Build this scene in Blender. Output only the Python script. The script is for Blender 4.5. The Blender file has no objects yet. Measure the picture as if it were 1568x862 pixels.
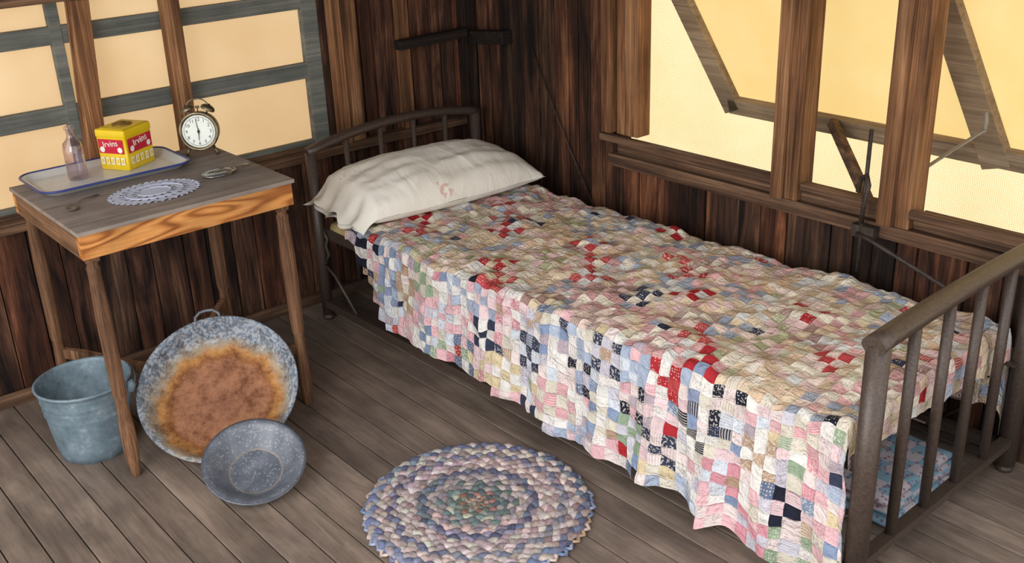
import bpy, math, random
from mathutils import Vector, Matrix, noise
random.seed(7)
D=bpy.data; scn=bpy.context.scene
try: scn.view_settings.view_transform='Standard'
except Exception: pass
def V(*a): return Vector(a)
def srgb(r,g,b,k=1.):
    def f(c):
        c/=255.; return (c/12.92 if c<=.04045 else ((c+.055)/1.055)**2.4)*k
    return (f(r),f(g),f(b),1)
# ---------------------------------------------------------------- mesh builder
class MB:
    def __init__(s): s.v=[];s.f=[];s.m=[];s.r=[];s.sm=[];s.c=[]
    def add(s,vs,fs,m=0,rnd=None,smooth=False,col=None):
        o=len(s.v); s.v+= [tuple(p) for p in vs]
        if rnd is None: rnd=random.random()
        for f in fs:
            s.f.append(tuple(i+o for i in f)); s.m.append(m); s.r.append(rnd); s.sm.append(smooth); s.c.append(col or (1,1,1,1))
    def box(s,x0,x1,y0,y1,z0,z1,m=0,rnd=None,col=None):
        vs=[(x,y,z) for z in(z0,z1) for y in(y0,y1) for x in(x0,x1)]
        s.add(vs,[(0,2,3,1),(4,5,7,6),(0,1,5,4),(2,6,7,3),(0,4,6,2),(1,3,7,5)],m,rnd,False,col)
    def beam(s,p0,p1,w,h,up=(0,0,1),m=0,rnd=None,w1=None,h1=None,col=None):
        p0=Vector(p0);p1=Vector(p1);d=(p1-p0).normalized();up=Vector(up)
        a=d.cross(up)
        if a.length<1e-4:a=d.cross(Vector((1,0,0)))
        a.normalize();b=a.cross(d).normalized();w1=w1 or w;h1=h1 or h
        vs=[]
        for p,W_,H_ in((p0,w,h),(p1,w1,h1)):
            for i,j in((-1,-1),(1,-1),(1,1),(-1,1)): vs.append(p+a*W_/2*i+b*H_/2*j)
        s.add(vs,[(0,1,2,3),(7,6,5,4),(0,4,5,1),(1,5,6,2),(2,6,7,3),(3,7,4,0)],m,rnd,False,col)
    def tube(s,path,rad,seg=10,m=0,rnd=None,flat=None,closed=False,col=None,cap=True):
        path=[Vector(p) for p in path];n=len(path)
        if not hasattr(rad,'__len__'): rad=[rad]*n
        vs=[];up=None
        for i,p in enumerate(path):
            if closed: d=path[(i+1)%n]-path[i-1]
            else: d=path[min(i+1,n-1)]-path[max(i-1,0)]
            d.normalize()
            if flat is not None: ref=Vector(flat)
            else: ref=up if up is not None else (Vector((0,0,1)) if abs(d.z)<.9 else Vector((1,0,0)))
            a=d.cross(ref)
            if a.length<1e-5:a=d.cross(Vector((1,.1,0)))
            a.normalize();b=a.cross(d).normalized();up=b
            r=rad[i]
            ra,rb=(r if not hasattr(r,'__len__') else r[0]),(r if not hasattr(r,'__len__') else r[1])
            for k in range(seg):
                t=2*math.pi*k/seg; vs.append(p+a*ra*math.cos(t)+b*rb*math.sin(t))
        fs=[]
        for i in range(n if closed else n-1):
            j=(i+1)%n
            for k in range(seg):
                l=(k+1)%seg; fs.append((i*seg+k,i*seg+l,j*seg+l,j*seg+k))
        s.add(vs,fs,m,rnd,True,col)
        if cap and not closed:
            o=len(s.v)-len(vs)
            for base,rev in((0,False),((n-1)*seg,True)):
                f=[o+base+k for k in range(seg)]
                if not rev:f=f[::-1]
                s.f.append(tuple(f));s.m.append(m);s.r.append(s.r[-1]);s.sm.append(False);s.c.append(col or (1,1,1,1))
    def lathe(s,prof,c=(0,0,0),seg=48,m=0,M=None,rnd=None,col=None,sx=1,sy=1):
        vs=[];n=len(prof)
        for r,z in prof:
            for k in range(seg):
                t=2*math.pi*k/seg; p=Vector((r*math.cos(t)*sx,r*math.sin(t)*sy,z))
                if M is not None:p=M@p
                vs.append(p+Vector(c))
        fs=[(i*seg+k,i*seg+(k+1)%seg,(i+1)*seg+(k+1)%seg,(i+1)*seg+k) for i in range(n-1) for k in range(seg)]
        s.add(vs,fs,m,rnd,True,col)
    def obj(s,name,mats,bevel=0,parent=None,M=None):
        me=D.meshes.new(name); me.from_pydata(s.v,[],s.f); me.update()
        for mt in mats: me.materials.append(mt)
        me.polygons.foreach_set('material_index',s.m); me.polygons.foreach_set('use_smooth',s.sm)
        a=me.attributes.new('rnd','FLOAT','FACE'); a.data.foreach_set('value',s.r)
        a=me.attributes.new('pcol','FLOAT_COLOR','FACE'); a.data.foreach_set('color',[x for c in s.c for x in c])
        ob=D.objects.new(name,me); scn.collection.objects.link(ob)
        if M is not None: ob.matrix_world=M
        if bevel:
            b=ob.modifiers.new('bevel','BEVEL');b.width=bevel;b.segments=2;b.limit_method='ANGLE';b.angle_limit=math.radians(50)
        if parent: ob.parent=parent
        return ob
# ---------------------------------------------------------------- materials
def newmat(name):
    m=D.materials.new(name);m.use_nodes=True;nt=m.node_tree;nt.nodes.clear()
    out=nt.nodes.new('ShaderNodeOutputMaterial');b=nt.nodes.new('ShaderNodeBsdfPrincipled')
    nt.links.new(b.outputs[0],out.inputs[0]);return m,nt,b,out
def N(nt,t,**k):
    n=nt.nodes.new(t)
    for a,b in k.items():
        if a in n.inputs: n.inputs[a].default_value=b
        else: setattr(n,a,b)
    return n
def ramp(nt,src,stops,interp='LINEAR'):
    r=nt.nodes.new('ShaderNodeValToRGB');cr=r.color_ramp;cr.interpolation=interp
    while len(cr.elements)<len(stops):cr.elements.new(.5)
    for e,(p,c) in zip(cr.elements,stops):e.position=p;e.color=c
    nt.links.new(src,r.inputs[0]);return r
def mixc(nt,fac,a,b,mode='MIX'):
    m=nt.nodes.new('ShaderNodeMix');m.data_type='RGBA';m.blend_type=mode
    for s,v in((m.inputs[0],fac),(m.inputs[6],a),(m.inputs[7],b)):
        if hasattr(v,'is_output') : nt.links.new(v,s)
        else: s.default_value=v
    return m.outputs[2]
def math_(nt,op,a,b=0.):
    m=nt.nodes.new('ShaderNodeMath');m.operation=op
    for s,v in((m.inputs[0],a),(m.inputs[1],b)):
        if hasattr(v,'is_output'): nt.links.new(v,s)
        else: s.default_value=v
    return m.outputs[0]
def bump(nt,b,h,strength=.4,dist=.01):
    n=N(nt,'ShaderNodeBump');n.inputs['Strength'].default_value=strength;n.inputs['Distance'].default_value=dist
    nt.links.new(h,n.inputs['Height']);nt.links.new(n.outputs[0],b.inputs['Normal'])
def wood(name,cols,axis,across=22,along=1.3,rough=.75,vary=.7,bs=.5,rings=0,pos=None,fine=.45,stain=.28,hue=0):
    m,nt,b,out=newmat(name)
    tc=N(nt,'ShaderNodeTexCoord');at=N(nt,'ShaderNodeAttribute',attribute_name='rnd')
    off=N(nt,'ShaderNodeVectorMath',operation='ADD');sc=N(nt,'ShaderNodeVectorMath',operation='SCALE')
    sc.inputs[0].default_value=(17,23,31);nt.links.new(at.outputs['Fac'],sc.inputs[3])
    nt.links.new(tc.outputs['Object'],off.inputs[0]);nt.links.new(sc.outputs[0],off.inputs[1])
    def mp(sa,sl):
        k=N(nt,'ShaderNodeMapping');s=[sa]*3;s[axis]=sl;k.inputs['Scale'].default_value=s
        nt.links.new(off.outputs[0],k.inputs[0]);return k
    a=mp(across,along)
    n1=N(nt,'ShaderNodeTexNoise');n1.inputs['Scale'].default_value=1;n1.inputs['Detail'].default_value=6;n1.inputs['Roughness'].default_value=.65;n1.inputs['Distortion'].default_value=.7
    nt.links.new(a.outputs[0],n1.inputs['Vector'])
    f=mp(across*9,along*3)
    n2=N(nt,'ShaderNodeTexNoise');n2.inputs['Scale'].default_value=1;n2.inputs['Detail'].default_value=3;nt.links.new(f.outputs[0],n2.inputs['Vector'])
    src=n1.outputs['Fac']
    if rings:
        k=mp(across*.42,along*1.1)
        n5=N(nt,'ShaderNodeTexNoise');n5.inputs['Scale'].default_value=1;n5.inputs['Detail'].default_value=1;n5.inputs['Distortion'].default_value=.3;nt.links.new(k.outputs[0],n5.inputs['Vector'])
        sn=math_(nt,'SINE',math_(nt,'MULTIPLY',n5.outputs['Fac'],rings))
        src=math_(nt,'ADD',math_(nt,'MULTIPLY',math_(nt,'ADD',sn,1.),.3),math_(nt,'MULTIPLY',n1.outputs['Fac'],.4))
    p=pos or (.3,.5,.7)
    r=ramp(nt,src,list(zip(p,cols)))
    fr=ramp(nt,n2.outputs['Fac'],[(.35,(1-fine,)*3+(1,)),(.6,(1.1,1.1,1.1,1))])
    c=mixc(nt,1.,r.outputs[0],fr.outputs[0],'MULTIPLY')
    vr=math_(nt,'ADD',math_(nt,'MULTIPLY',at.outputs['Fac'],vary),1-vary*.5)
    cc=N(nt,'ShaderNodeCombineColor');[nt.links.new(vr,cc.inputs[i]) for i in range(3)]
    c=mixc(nt,1.,c,cc.outputs[0],'MULTIPLY')
    if hue: # some boards weathered grey, some reddish
        h1=math_(nt,'FRACT',math_(nt,'MULTIPLY',at.outputs['Fac'],7.31))
        tint=ramp(nt,h1,[(0,(.92,1.0,1.08,1)),(.4,(1,1,1,1)),(1,(1.22,.92,.78,1))])
        c=mixc(nt,1.,c,tint.outputs[0],'MULTIPLY')
    n3=N(nt,'ShaderNodeTexNoise');n3.inputs['Scale'].default_value=3.5;n3.inputs['Detail'].default_value=7;n3.inputs['Roughness'].default_value=.62;nt.links.new(tc.outputs['Object'],n3.inputs['Vector'])
    st=ramp(nt,n3.outputs['Fac'],[(.35,(1-stain,1-stain,1-stain,1)),(.62,(1.12,1.10,1.07,1))])
    c=mixc(nt,1.,c,st.outputs[0],'MULTIPLY')
    nt.links.new(c,b.inputs['Base Color']);b.inputs['Roughness'].default_value=rough
    b.inputs['Specular IOR Level'].default_value=.25
    bump(nt,b,math_(nt,'ADD',n1.outputs['Fac'],math_(nt,'MULTIPLY',n2.outputs['Fac'],.5)),bs,.004)
    return m
def simple(name,c1,c2=None,scale=20,rough=.6,metal=0,bs=.2,pos=(.35,.65),detail=5,spec=None):
    m,nt,b,out=newmat(name)
    tc=N(nt,'ShaderNodeTexCoord');n=N(nt,'ShaderNodeTexNoise');n.inputs['Scale'].default_value=scale;n.inputs['Detail'].default_value=detail
    nt.links.new(tc.outputs['Object'],n.inputs['Vector'])
    r=ramp(nt,n.outputs['Fac'],[(pos[0],c1),(pos[1],c2 or c1)])
    nt.links.new(r.outputs[0],b.inputs['Base Color']);b.inputs['Roughness'].default_value=rough;b.inputs['Metallic'].default_value=metal
    if bs: bump(nt,b,n.outputs['Fac'],bs,.003)
    return m
def cloth_screen(name,col,col2,scale,transp=0.,amt=.65,ns=3):
    m=D.materials.new(name);m.use_nodes=True;nt=m.node_tree;nt.nodes.clear();out=nt.nodes.new('ShaderNodeOutputMaterial')
    tc=N(nt,'ShaderNodeTexCoord')
    n=N(nt,'ShaderNodeTexNoise');n.inputs['Scale'].default_value=ns;n.inputs['Detail'].default_value=5;nt.links.new(tc.outputs['Object'],n.inputs['Vector'])
    r=ramp(nt,n.outputs['Fac'],[(.3,col),(.7,col2)])
    c=r.outputs[0]
    if scale:
        ws=[]
        for ax in 'XZ':
            w=N(nt,'ShaderNodeTexWave',wave_type='BANDS',bands_direction=ax);w.inputs['Scale'].default_value=scale;w.inputs['Distortion'].default_value=3.5;w.inputs['Detail'].default_value=3
            nt.links.new(tc.outputs['Object'],w.inputs['Vector']);ws.append(w.outputs['Fac'])
        mm=math_(nt,'MULTIPLY',ws[0],ws[1]);rr=ramp(nt,mm,[(0,(.76,.70,.58,1)),(.6,(1.12,1.12,1.12,1))])
        c=mixc(nt,1.,c,rr.outputs[0],'MULTIPLY')
    t=N(nt,'ShaderNodeBsdfTranslucent');d=N(nt,'ShaderNodeBsdfDiffuse');mx=N(nt,'ShaderNodeMixShader');mx.inputs[0].default_value=1-amt
    nt.links.new(c,t.inputs[0]);nt.links.new(c,d.inputs[0]);nt.links.new(t.outputs[0],mx.inputs[1]);nt.links.new(d.outputs[0],mx.inputs[2])
    last=mx.outputs[0]
    if transp:
        tr=N(nt,'ShaderNodeBsdfTransparent');m2=N(nt,'ShaderNodeMixShader');m2.inputs[0].default_value=transp
        nt.links.new(last,m2.inputs[1]);nt.links.new(tr.outputs[0],m2.inputs[2]);last=m2.outputs[0]
    nt.links.new(last,out.inputs[0]);return m

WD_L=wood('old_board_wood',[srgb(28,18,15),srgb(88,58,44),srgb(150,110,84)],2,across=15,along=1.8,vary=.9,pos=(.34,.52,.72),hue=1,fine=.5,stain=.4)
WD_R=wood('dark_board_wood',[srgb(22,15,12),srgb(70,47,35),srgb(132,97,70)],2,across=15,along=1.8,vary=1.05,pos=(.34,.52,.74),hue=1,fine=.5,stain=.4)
WD_STUD=wood('stud_wood',[srgb(66,42,28),srgb(130,90,60),srgb(172,130,94)],2,across=24,vary=.35)
WD_BEAMX=wood('sill_wood_x',[srgb(52,37,29),srgb(102,76,58),srgb(144,114,90)],0,across=40,vary=.4)
WD_BEAMY=wood('sill_wood_y',[srgb(52,37,29),srgb(102,76,58),srgb(144,114,90)],1,across=40,vary=.4)
WD_GREYY=wood('painted_frame_wood',[srgb(84,86,84),srgb(106,109,104),srgb(130,130,122)],1,across=30,vary=.2,fine=.15)
WD_SHUT=wood('shutter_frame_wood',[srgb(112,94,76),srgb(144,124,100),srgb(168,148,122)],0,across=30,vary=.2,fine=.2)
WD_FLOOR=wood('floor_wood',[srgb(98,86,78),srgb(121,107,97),srgb(146,130,118)],0,across=12,along=2.2,vary=.18,rough=.5,fine=.10,bs=.2,stain=.26)
WD_TT=wood('table_top_wood',[srgb(116,106,100),srgb(138,127,120),srgb(158,147,138)],1,across=34,vary=.12,fine=.14,rough=.6)
WD_AP=wood('table_apron_wood',[srgb(128,74,34),srgb(186,122,64),srgb(206,146,84)],1,across=26,along=2.2,vary=.1,fine=.12,rings=55,pos=(.12,.4,.75),bs=.2)
WD_LEG=wood('table_leg_wood',[srgb(72,48,35),srgb(120,86,62),srgb(154,116,86)],2,across=40,vary=.3)
CANV_L=cloth_screen('peach_canvas',srgb(249,228,196,.80),srgb(252,236,208,.84),0)
CANV_R=cloth_screen('yellow_canvas',srgb(250,230,176,.96),srgb(253,240,198,.96),0,ns=5,amt=.75)
BURLAP=cloth_screen('burlap_screen',srgb(253,236,190,.86),srgb(254,242,206,.93),48,transp=.10)
IRON=simple('brown_iron',srgb(66,54,47),srgb(82,69,61),scale=160,rough=.42,metal=.15,bs=.12)
IROND=simple('dark_iron',srgb(46,38,34),srgb(70,58,50),scale=50,rough=.6,metal=.3)
STEEL=simple('grey_steel',srgb(120,112,100),srgb(150,142,130),scale=30,rough=.55,metal=.2)
DARKW=wood('dark_brace_wood',[srgb(18,13,11),srgb(36,27,23),srgb(60,45,36)],1,across=30,vary=.3)

# ---------------------------------------------------------------- room shell
H=2.05
mb=MB()
y=-3.2
while y<.5:
    w=.088; mb.box(-.12,3.9,y+.0017,y+w-.0017,-.03,0,0); y+=w
mb.box(-.12,3.9,-3.2,.5,-.06,-.031,1)
mb.obj('floor',[WD_FLOOR,IROND],bevel=.002)
def boards_y(mb,y0,y1,z0,z1,wmin=.07,wmax=.12,x=0,m=0):
    y=y0
    while y<y1-.01:
        w=min(random.uniform(wmin,wmax),y1-y)
        dx=random.uniform(-.008,.004)
        mb.box(x-.03,x+dx,y+.0018,y+w-.0018,z0,z1,m); y+=w
def boards_x(mb,x0,x1,z0,z1,wmin=.045,wmax=.10,yy=0,m=0):
    x=x0
    while x<x1-.01:
        w=min(random.uniform(wmin,wmax),x1-x)
        dy=random.uniform(-.004,.008)
        mb.box(x+.0018,x+w-.0018,yy+dy,yy+.03,z0,z1,m); x+=w
mb=MB()
boards_y(mb,-3.2,-.68,0,.60); boards_y(mb,-.68,0,0,H,.05,.09); boards_y(mb,-3.2,-.68,1.5,H)
mb.box(-.045,-.031,-3.2,-.68,0,.6,1);mb.box(-.045,-.031,-.68,0,0,H,1);mb.box(-.045,-.031,-3.2,-.68,1.5,H,1)
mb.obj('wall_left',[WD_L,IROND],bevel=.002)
mb=MB()
boards_x(mb,0,.86,0,H); boards_x(mb,.86,3.6,0,.60); boards_x(mb,.86,3.6,1.55,H)
mb.box(-.03,3.6,.031,.045,0,.6,1);mb.box(-.03,.86,.031,.045,.6,H,1);mb.box(.86,3.6,.031,.045,1.55,H,1)
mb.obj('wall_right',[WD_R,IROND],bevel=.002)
mb=MB()
x=-.12
while x<2.6:
    mb.box(x+.001,x+.119,-2.5,.52,H,H+.03,0); x+=.12
mb.obj('ceiling',[WD_BEAMY])
# studs
mb=MB()
mb.beam((.03,-1.565,.626),(.03,-1.525,1.245),.058,.055,up=(1,0,0),m=0,rnd=.75)
mb.obj('trim_1',[WD_STUD],bevel=.003)
mb=MB(); mb.beam((.03,-1.245,.626),(.03,-1.238,1.245),.055,.05,up=(1,0,0),m=0,rnd=.7); mb.obj('trim_2',[WD_STUD],bevel=.003)
mb=MB(); mb.box(.006,.05,-.655,-.615,.61,H,0,rnd=.8);mb.box(.006,.04,-.612,-.545,.61,H,0,rnd=.35); mb.obj('trim_3',[WD_STUD],bevel=.003)
mb=MB(); mb.box(.006,.035,-.36,-.31,.61,H,0,rnd=.25); mb.obj('trim_4',[WD_STUD],bevel=.003)
mb=MB(); mb.box(.006,.06,-.06,-.006,.0,H,0,rnd=.0); mb.obj('trim_5',[WD_R],bevel=.003)
mb=MB(); mb.box(.0,.045,-3.2,-.06,.575,.61,0,rnd=.5); mb.box(-.004,.012,-3.2,-.66,.61,.625,0,rnd=.3); mb.obj('window_sill_left',[WD_BEAMY],bevel=.003)
mb=MB(); mb.box(.0,.05,-3.2,-.66,1.245,1.34,0,rnd=.9); mb.obj('window_header_left',[WD_BEAMY],bevel=.003)
mb=MB(); mb.box(.006,.02,-3.2,-.07,.0,.045,0,rnd=.5); mb.obj('baseboard_left',[WD_BEAMY],bevel=.003)
mb=MB()
mb.box(-.03,-.006,-3.2,-.68,1.115,1.17,0,rnd=.3)
mb.box(-.03,-.006,-3.2,-.68,.868,.925,0,rnd=.6)
mb.box(-.03,-.006,-3.2,-.68,.60,.64,0,rnd=.4)
mb.box(-.03,-.006,-3.2,-.68,1.40,1.50,0,rnd=.4)
mb.box(-.032,-.002,-.742,-.68,.60,1.5,0,rnd=.7)
mb.box(-.032,-.004,-1.61,-1.575,.60,1.5,0,rnd=.5)
mb.box(-.038,-.033,-3.2,-.68,.60,1.5,1)
mb.obj('window_1',[WD_GREYY,CANV_L],bevel=.002)
# right wall window framing
mb=MB(); mb.box(.80,.845,-.05,-.006,.672,H,0,rnd=.5); mb.box(.862,.96,-.035,.03,.672,H,0,rnd=.75); mb.obj('trim_6',[WD_STUD],bevel=.003)
mb=MB(); mb.box(1.535,1.575,-.065,.03,.60,1.45,0,rnd=.55); mb.box(1.575,1.622,-.05,.03,.60,1.45,0,rnd=.15); mb.obj('trim_7',[WD_STUD],bevel=.003)
mb=MB(); mb.box(1.895,1.94,-.065,.03,.60,1.45,0,rnd=.2); mb.box(1.94,1.985,-.05,.03,.60,1.45,0,rnd=.5); mb.obj('trim_8',[WD_STUD],bevel=.003)
mb=MB(); mb.box(2.62,2.72,-.05,.03,.6,1.45,0,rnd=.4); mb.obj('trim_9',[WD_STUD],bevel=.003)
mb=MB()
mb.box(.80,1.533,-.060,-.035,.645,.670,0,rnd=.35); mb.box(.862,1.533,-.03,.035,.60,.64,0,rnd=.55);mb.box(1.624,1.893,-.03,.035,.60,.64,0,rnd=.55);mb.box(1.987,2.618,-.03,.035,.60,.64,0,rnd=.55)
mb.box(.83,3.6,-.045,-.006,.555,.598,0,rnd=.25); mb.box(1.987,2.618,-.06,-.03,.635,.66,0,rnd=.6);mb.box(1.624,1.893,-.04,-.0,.635,.655,0,rnd=.6)
mb.obj('window_sill_right',[WD_BEAMX],bevel=.003)
mb=MB(); mb.box(.962,3.6,-.05,.045,1.452,1.55,0,rnd=.5); mb.obj('window_header_right',[WD_BEAMX],bevel=.003)
# shutter propped open outside, its prop stick and hook
mb=MB()
def shp(x,z):
    t=(1.5-z)/.75; return Vector((x,.07+.22*t,z))
nrm=Vector((0,-.75,-.22)).normalized()
mb.beam(shp(.80,1.5),shp(1.115,.735),.07,.03,up=nrm,rnd=.4)
mb.beam(shp(1.10,.755),shp(2.16,.748),.058,.03,up=nrm,rnd=.6)
mb.beam(shp(1.80,1.5),shp(2.05,.72),.085,.034,up=nrm,rnd=.5)
mb.beam(shp(.78,1.48),shp(2.1,1.48),.06,.03,up=nrm,rnd=.5)
vs=[shp(.82,1.5),shp(2.5,1.5),shp(2.5,.75),shp(1.12,.75)];vs=[v-nrm*.02 for v in vs]
mb.add(vs,[(0,1,2,3)],1)
mb.beam((1.53,.255,.770),(1.80,.045,.625),.030,.024,up=(0,-1,0),rnd=.8,m=4)
mb.tube([(2.045,.19,.84),(2.05,.185,.87),(2.047,.185,.90)],.006,8,m=3); mb.beam((1.915,.05,.71),(2.05,.18,.85),.018,.005,m=3)
mb.obj('window_2',[WD_SHUT,CANV_R,WD_STUD,STEEL,WD_BEAMX],bevel=.002)
mb=MB(); nx=60
vs=[];fs=[]
for i in range(nx+1):
    for j in range(2):
        vs.append((-.4+4.4*i/nx,.50+.008*math.sin(i*1.3),-.1+j*2.15))
for i in range(nx): fs.append((2*i,2*i+2,2*i+3,2*i+1))
mb.add(vs,fs,0,smooth=True); mb.obj('burlap_curtain',[BURLAP])
mb=MB(); mb.beam((.075,-.40,.945),(.075,-.075,.95),.035,.04,up=(1,0,0),rnd=.3); mb.obj('corner_brace',[DARKW],bevel=.003)
mb=MB(); mb.beam((.065,-.035,.925),(.28,-.03,.945),.05,.05,up=(0,1,0),rnd=.1); mb.obj('corner_brace.001',[DARKW],bevel=.003)
mb=MB(); mb.tube([(.40,-.012,.91),(.55,-.012,.64),(.73,-.012,.35)],.003,6); mb.obj('hanging_wire',[IROND])
mb=MB(); mb.tube([(1.86,-.075,.45),(1.86,-.075,.62),(1.862,-.075,.87)],.006,8)
mb.tube([(1.86,-.08,.60),(1.875,-.10,.66),(1.885,-.10,.72),(1.87,-.09,.745),(1.85,-.085,.73),(1.845,-.085,.69)],.007,8)
mb.tube([(1.85,-.08,.565),(1.90,-.09,.56),(2.15,-.09,.48)],.006,8); mb.box(1.83,1.90,-.078,-.05,.555,.59)
mb.obj('iron_latch',[IROND])

# ---------------------------------------------------------------- bed
bed=D.objects.new('iron_bed',None);scn.collection.objects.link(bed)
yaw=.021
def B(x,y,z): c,s=math.cos(yaw),math.sin(yaw); return Vector((.16+x*c-y*s,-.86+x*s+y*c,z))
Lb=2.2;Wb=.76
mb=MB()
def endframe(x,zpost,arc,zlow,rp,nb,zb):
    n=18
    for yy in(0,Wb):
        mb.tube([B(x,yy,.02),B(x,yy,zpost-.004)],rp,16,rnd=.4)
        mb.lathe([(0,0),(.022,0),(.024,.012),(.014,.022),(rp,.03)],c=B(x,yy,0),seg=14)
    path=[]
    for i in range(n+1):
        u=i/n; path.append(B(x,-rp*.9+(Wb+rp*1.8)*u,zpost-.002+arc*(1-(2*u-1)**2)))
    mb.tube(path,[(rp*1.05,rp*.8)]*len(path),14,rnd=.5)
    for k in range(1,nb+1):
        u=k/(nb+1); mb.tube([B(x,Wb*u,zlow),B(x,Wb*u,zpost-.005+arc*(1-(2*u-1)**2))],rp*.5,12,rnd=.6)
    mb.beam(B(x,0,zlow),B(x,Wb,zlow),.03,.022,rnd=.3)
endframe(0,.650,.045,.10,.021,4,.36)
endframe(Lb,.658,.010,.095,.026,4,.36)
for yy in(0,Wb):
    mb.beam(B(0,yy,.065),B(Lb,yy,.065),.03,.028,rnd=.2)
    s=1 if yy==0 else -1
    mb.beam(B(0,yy+.01*s,.345),B(Lb,yy+.01*s,.345),.006,.04,rnd=.2); mb.beam(B(0,yy+.025*s,.328),B(Lb,yy+.025*s,.328),.035,.006,rnd=.2)
for k in range(12):
    x=.08+k*(Lb-.16)/11; mb.beam(B(x,.02,.325),B(x,Wb-.02,.325),.02,.004,rnd=.5)
for k in range(9):
    mb.tube([B(.02,.06+k*.08,.33),B(Lb-.02,.06+k*.08,.33)],.003,6)
for yy in(0,Wb):
    mb.tube([B(.02,yy,.22),B(.08,yy,.19),B(.20,yy,.075)],.006,8)
    mb.tube([B(.03,yy,.36),B(.05,yy,.33),B(.035,yy,.30),B(.05,yy,.27),B(.03,yy,.24)],.006,8)
    mb.tube([B(Lb-.02,yy,.22),B(Lb-.08,yy,.19),B(Lb-.20,yy,.075)],.006,8)
mb.obj('bed_frame',[IRON],parent=bed)
TICK=simple('mattress_ticking',srgb(190,165,110),srgb(210,188,135),scale=12,rough=.9)
mb=MB()
z0,z1=.335,.405;n=44
sec=[]
for k in range(20):
    t=2*math.pi*k/20; c,s=math.cos(t),math.sin(t)
    sec.append((math.copysign(abs(c)**.35,c),math.copysign(abs(s)**.6,s)))
vs=[]
for i in range(n+1):
    x=.06+(Lb-.12)*i/n; e=min(i,n-i); sc=min(1,.85+.06*e)
    for a,b in sec: vs.append(B(x,Wb/2+a*(Wb/2)*(.95+.03*sc),(z0+z1)/2+b*(z1-z0)/2*sc))
fs=[(i*20+k,i*20+(k+1)%20,(i+1)*20+(k+1)%20,(i+1)*20+k) for i in range(n) for k in range(20)]
fs+=[tuple(range(20))[::-1],tuple(n*20+k for k in range(20))]
mb.add(vs,fs,0,smooth=True)
mb.obj('mattress',[TICK],parent=bed)
# ---------------------------------------------------------------- quilt
m,nt,b,out=newmat('patchwork_cotton')
QM=m
uv=N(nt,'ShaderNodeUVMap',uv_map='UVMap')
at=N(nt,'ShaderNodeAttribute',attribute_name='pcol');pr=N(nt,'ShaderNodeAttribute',attribute_name='rnd')
sep=N(nt,'ShaderNodeSeparateXYZ');nt.links.new(uv.outputs[0],sep.inputs[0])
vo=N(nt,'ShaderNodeTexVoronoi');vo.inputs['Scale'].default_value=4.6;vo.inputs['Randomness'].default_value=.35;nt.links.new(uv.outputs[0],vo.inputs['Vector'])
dots=math_(nt,'LESS_THAN',vo.outputs['Distance'],.28)
stx=math_(nt,'GREATER_THAN',math_(nt,'SINE',math_(nt,'MULTIPLY',sep.outputs[0],32.)),.25)
sty=math_(nt,'GREATER_THAN',math_(nt,'SINE',math_(nt,'MULTIPLY',sep.outputs[1],36.)),.3)
nz=N(nt,'ShaderNodeTexNoise');nz.inputs['Scale'].default_value=5;nz.inputs['Detail'].default_value=1;nt.links.new(uv.outputs[0],nz.inputs['Vector'])
flo=math_(nt,'GREATER_THAN',nz.outputs['Fac'],.56)
def band(a,b_): return math_(nt,'MULTIPLY',math_(nt,'GREATER_THAN',pr.outputs['Fac'],a),math_(nt,'LESS_THAN',pr.outputs['Fac'],b_))
msk=math_(nt,'ADD',math_(nt,'ADD',math_(nt,'MULTIPLY',dots,band(.42,.62)),math_(nt,'MULTIPLY',stx,band(.62,.67))),math_(nt,'ADD',math_(nt,'MULTIPLY',sty,band(.67,.71)),math_(nt,'MULTIPLY',flo,band(.71,1.01))))
inv=mixc(nt,.55,at.outputs['Color'],srgb(232,224,210))
dk=mixc(nt,.32,at.outputs['Color'],srgb(140,100,115))
br=N(nt,'ShaderNodeSeparateColor',mode='HSV');nt.links.new(at.outputs['Color'],br.inputs[0])
islight=math_(nt,'MULTIPLY',math_(nt,'GREATER_THAN',br.outputs[2],.42),math_(nt,'LESS_THAN',br.outputs[1],.5))
pc=mixc(nt,islight,inv,dk)
base=mixc(nt,msk,at.outputs['Color'],pc)
fx=math_(nt,'ABSOLUTE',math_(nt,'SUBTRACT',math_(nt,'FRACT',sep.outputs[0]),.5));fy=math_(nt,'ABSOLUTE',math_(nt,'SUBTRACT',math_(nt,'FRACT',sep.outputs[1]),.5))
mxx=math_(nt,'MAXIMUM',fx,fy)
wr=N(nt,'ShaderNodeTexNoise');wr.inputs['Scale'].default_value=1.1;wr.inputs['Detail'].default_value=4;wr.inputs['Roughness'].default_value=.6;wr.inputs['Distortion'].default_value=.8;nt.links.new(uv.outputs[0],wr.inputs['Vector'])
seam=ramp(nt,mxx,[(.36,(1,1,1,1)),(.5,(0,0,0,1))])
hh=math_(nt,'ADD',math_(nt,'MULTIPLY',seam.outputs[0],.35),math_(nt,'MULTIPLY',wr.outputs['Fac'],3.4))
bump(nt,b,hh,.9,.006)
nt.links.new(base,b.inputs['Base Color']);b.inputs['Roughness'].default_value=.95
b.inputs['Specular IOR Level'].default_value=.1
RED_=[srgb(172,48,54),srgb(188,74,76)];BLK_=[srgb(40,40,54),srgb(58,62,82)]
side_dom=BLK_*2+RED_+[srgb(146,164,138)]*3+[srgb(136,152,180)]*4+[srgb(226,182,186)]*6+[srgb(208,146,156)]*3+[srgb(214,196,160)]*3+[srgb(182,154,132)]*2+[srgb(170,182,202)]*5+[srgb(102,114,140)]*2+[srgb(180,166,174)]*3
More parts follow.
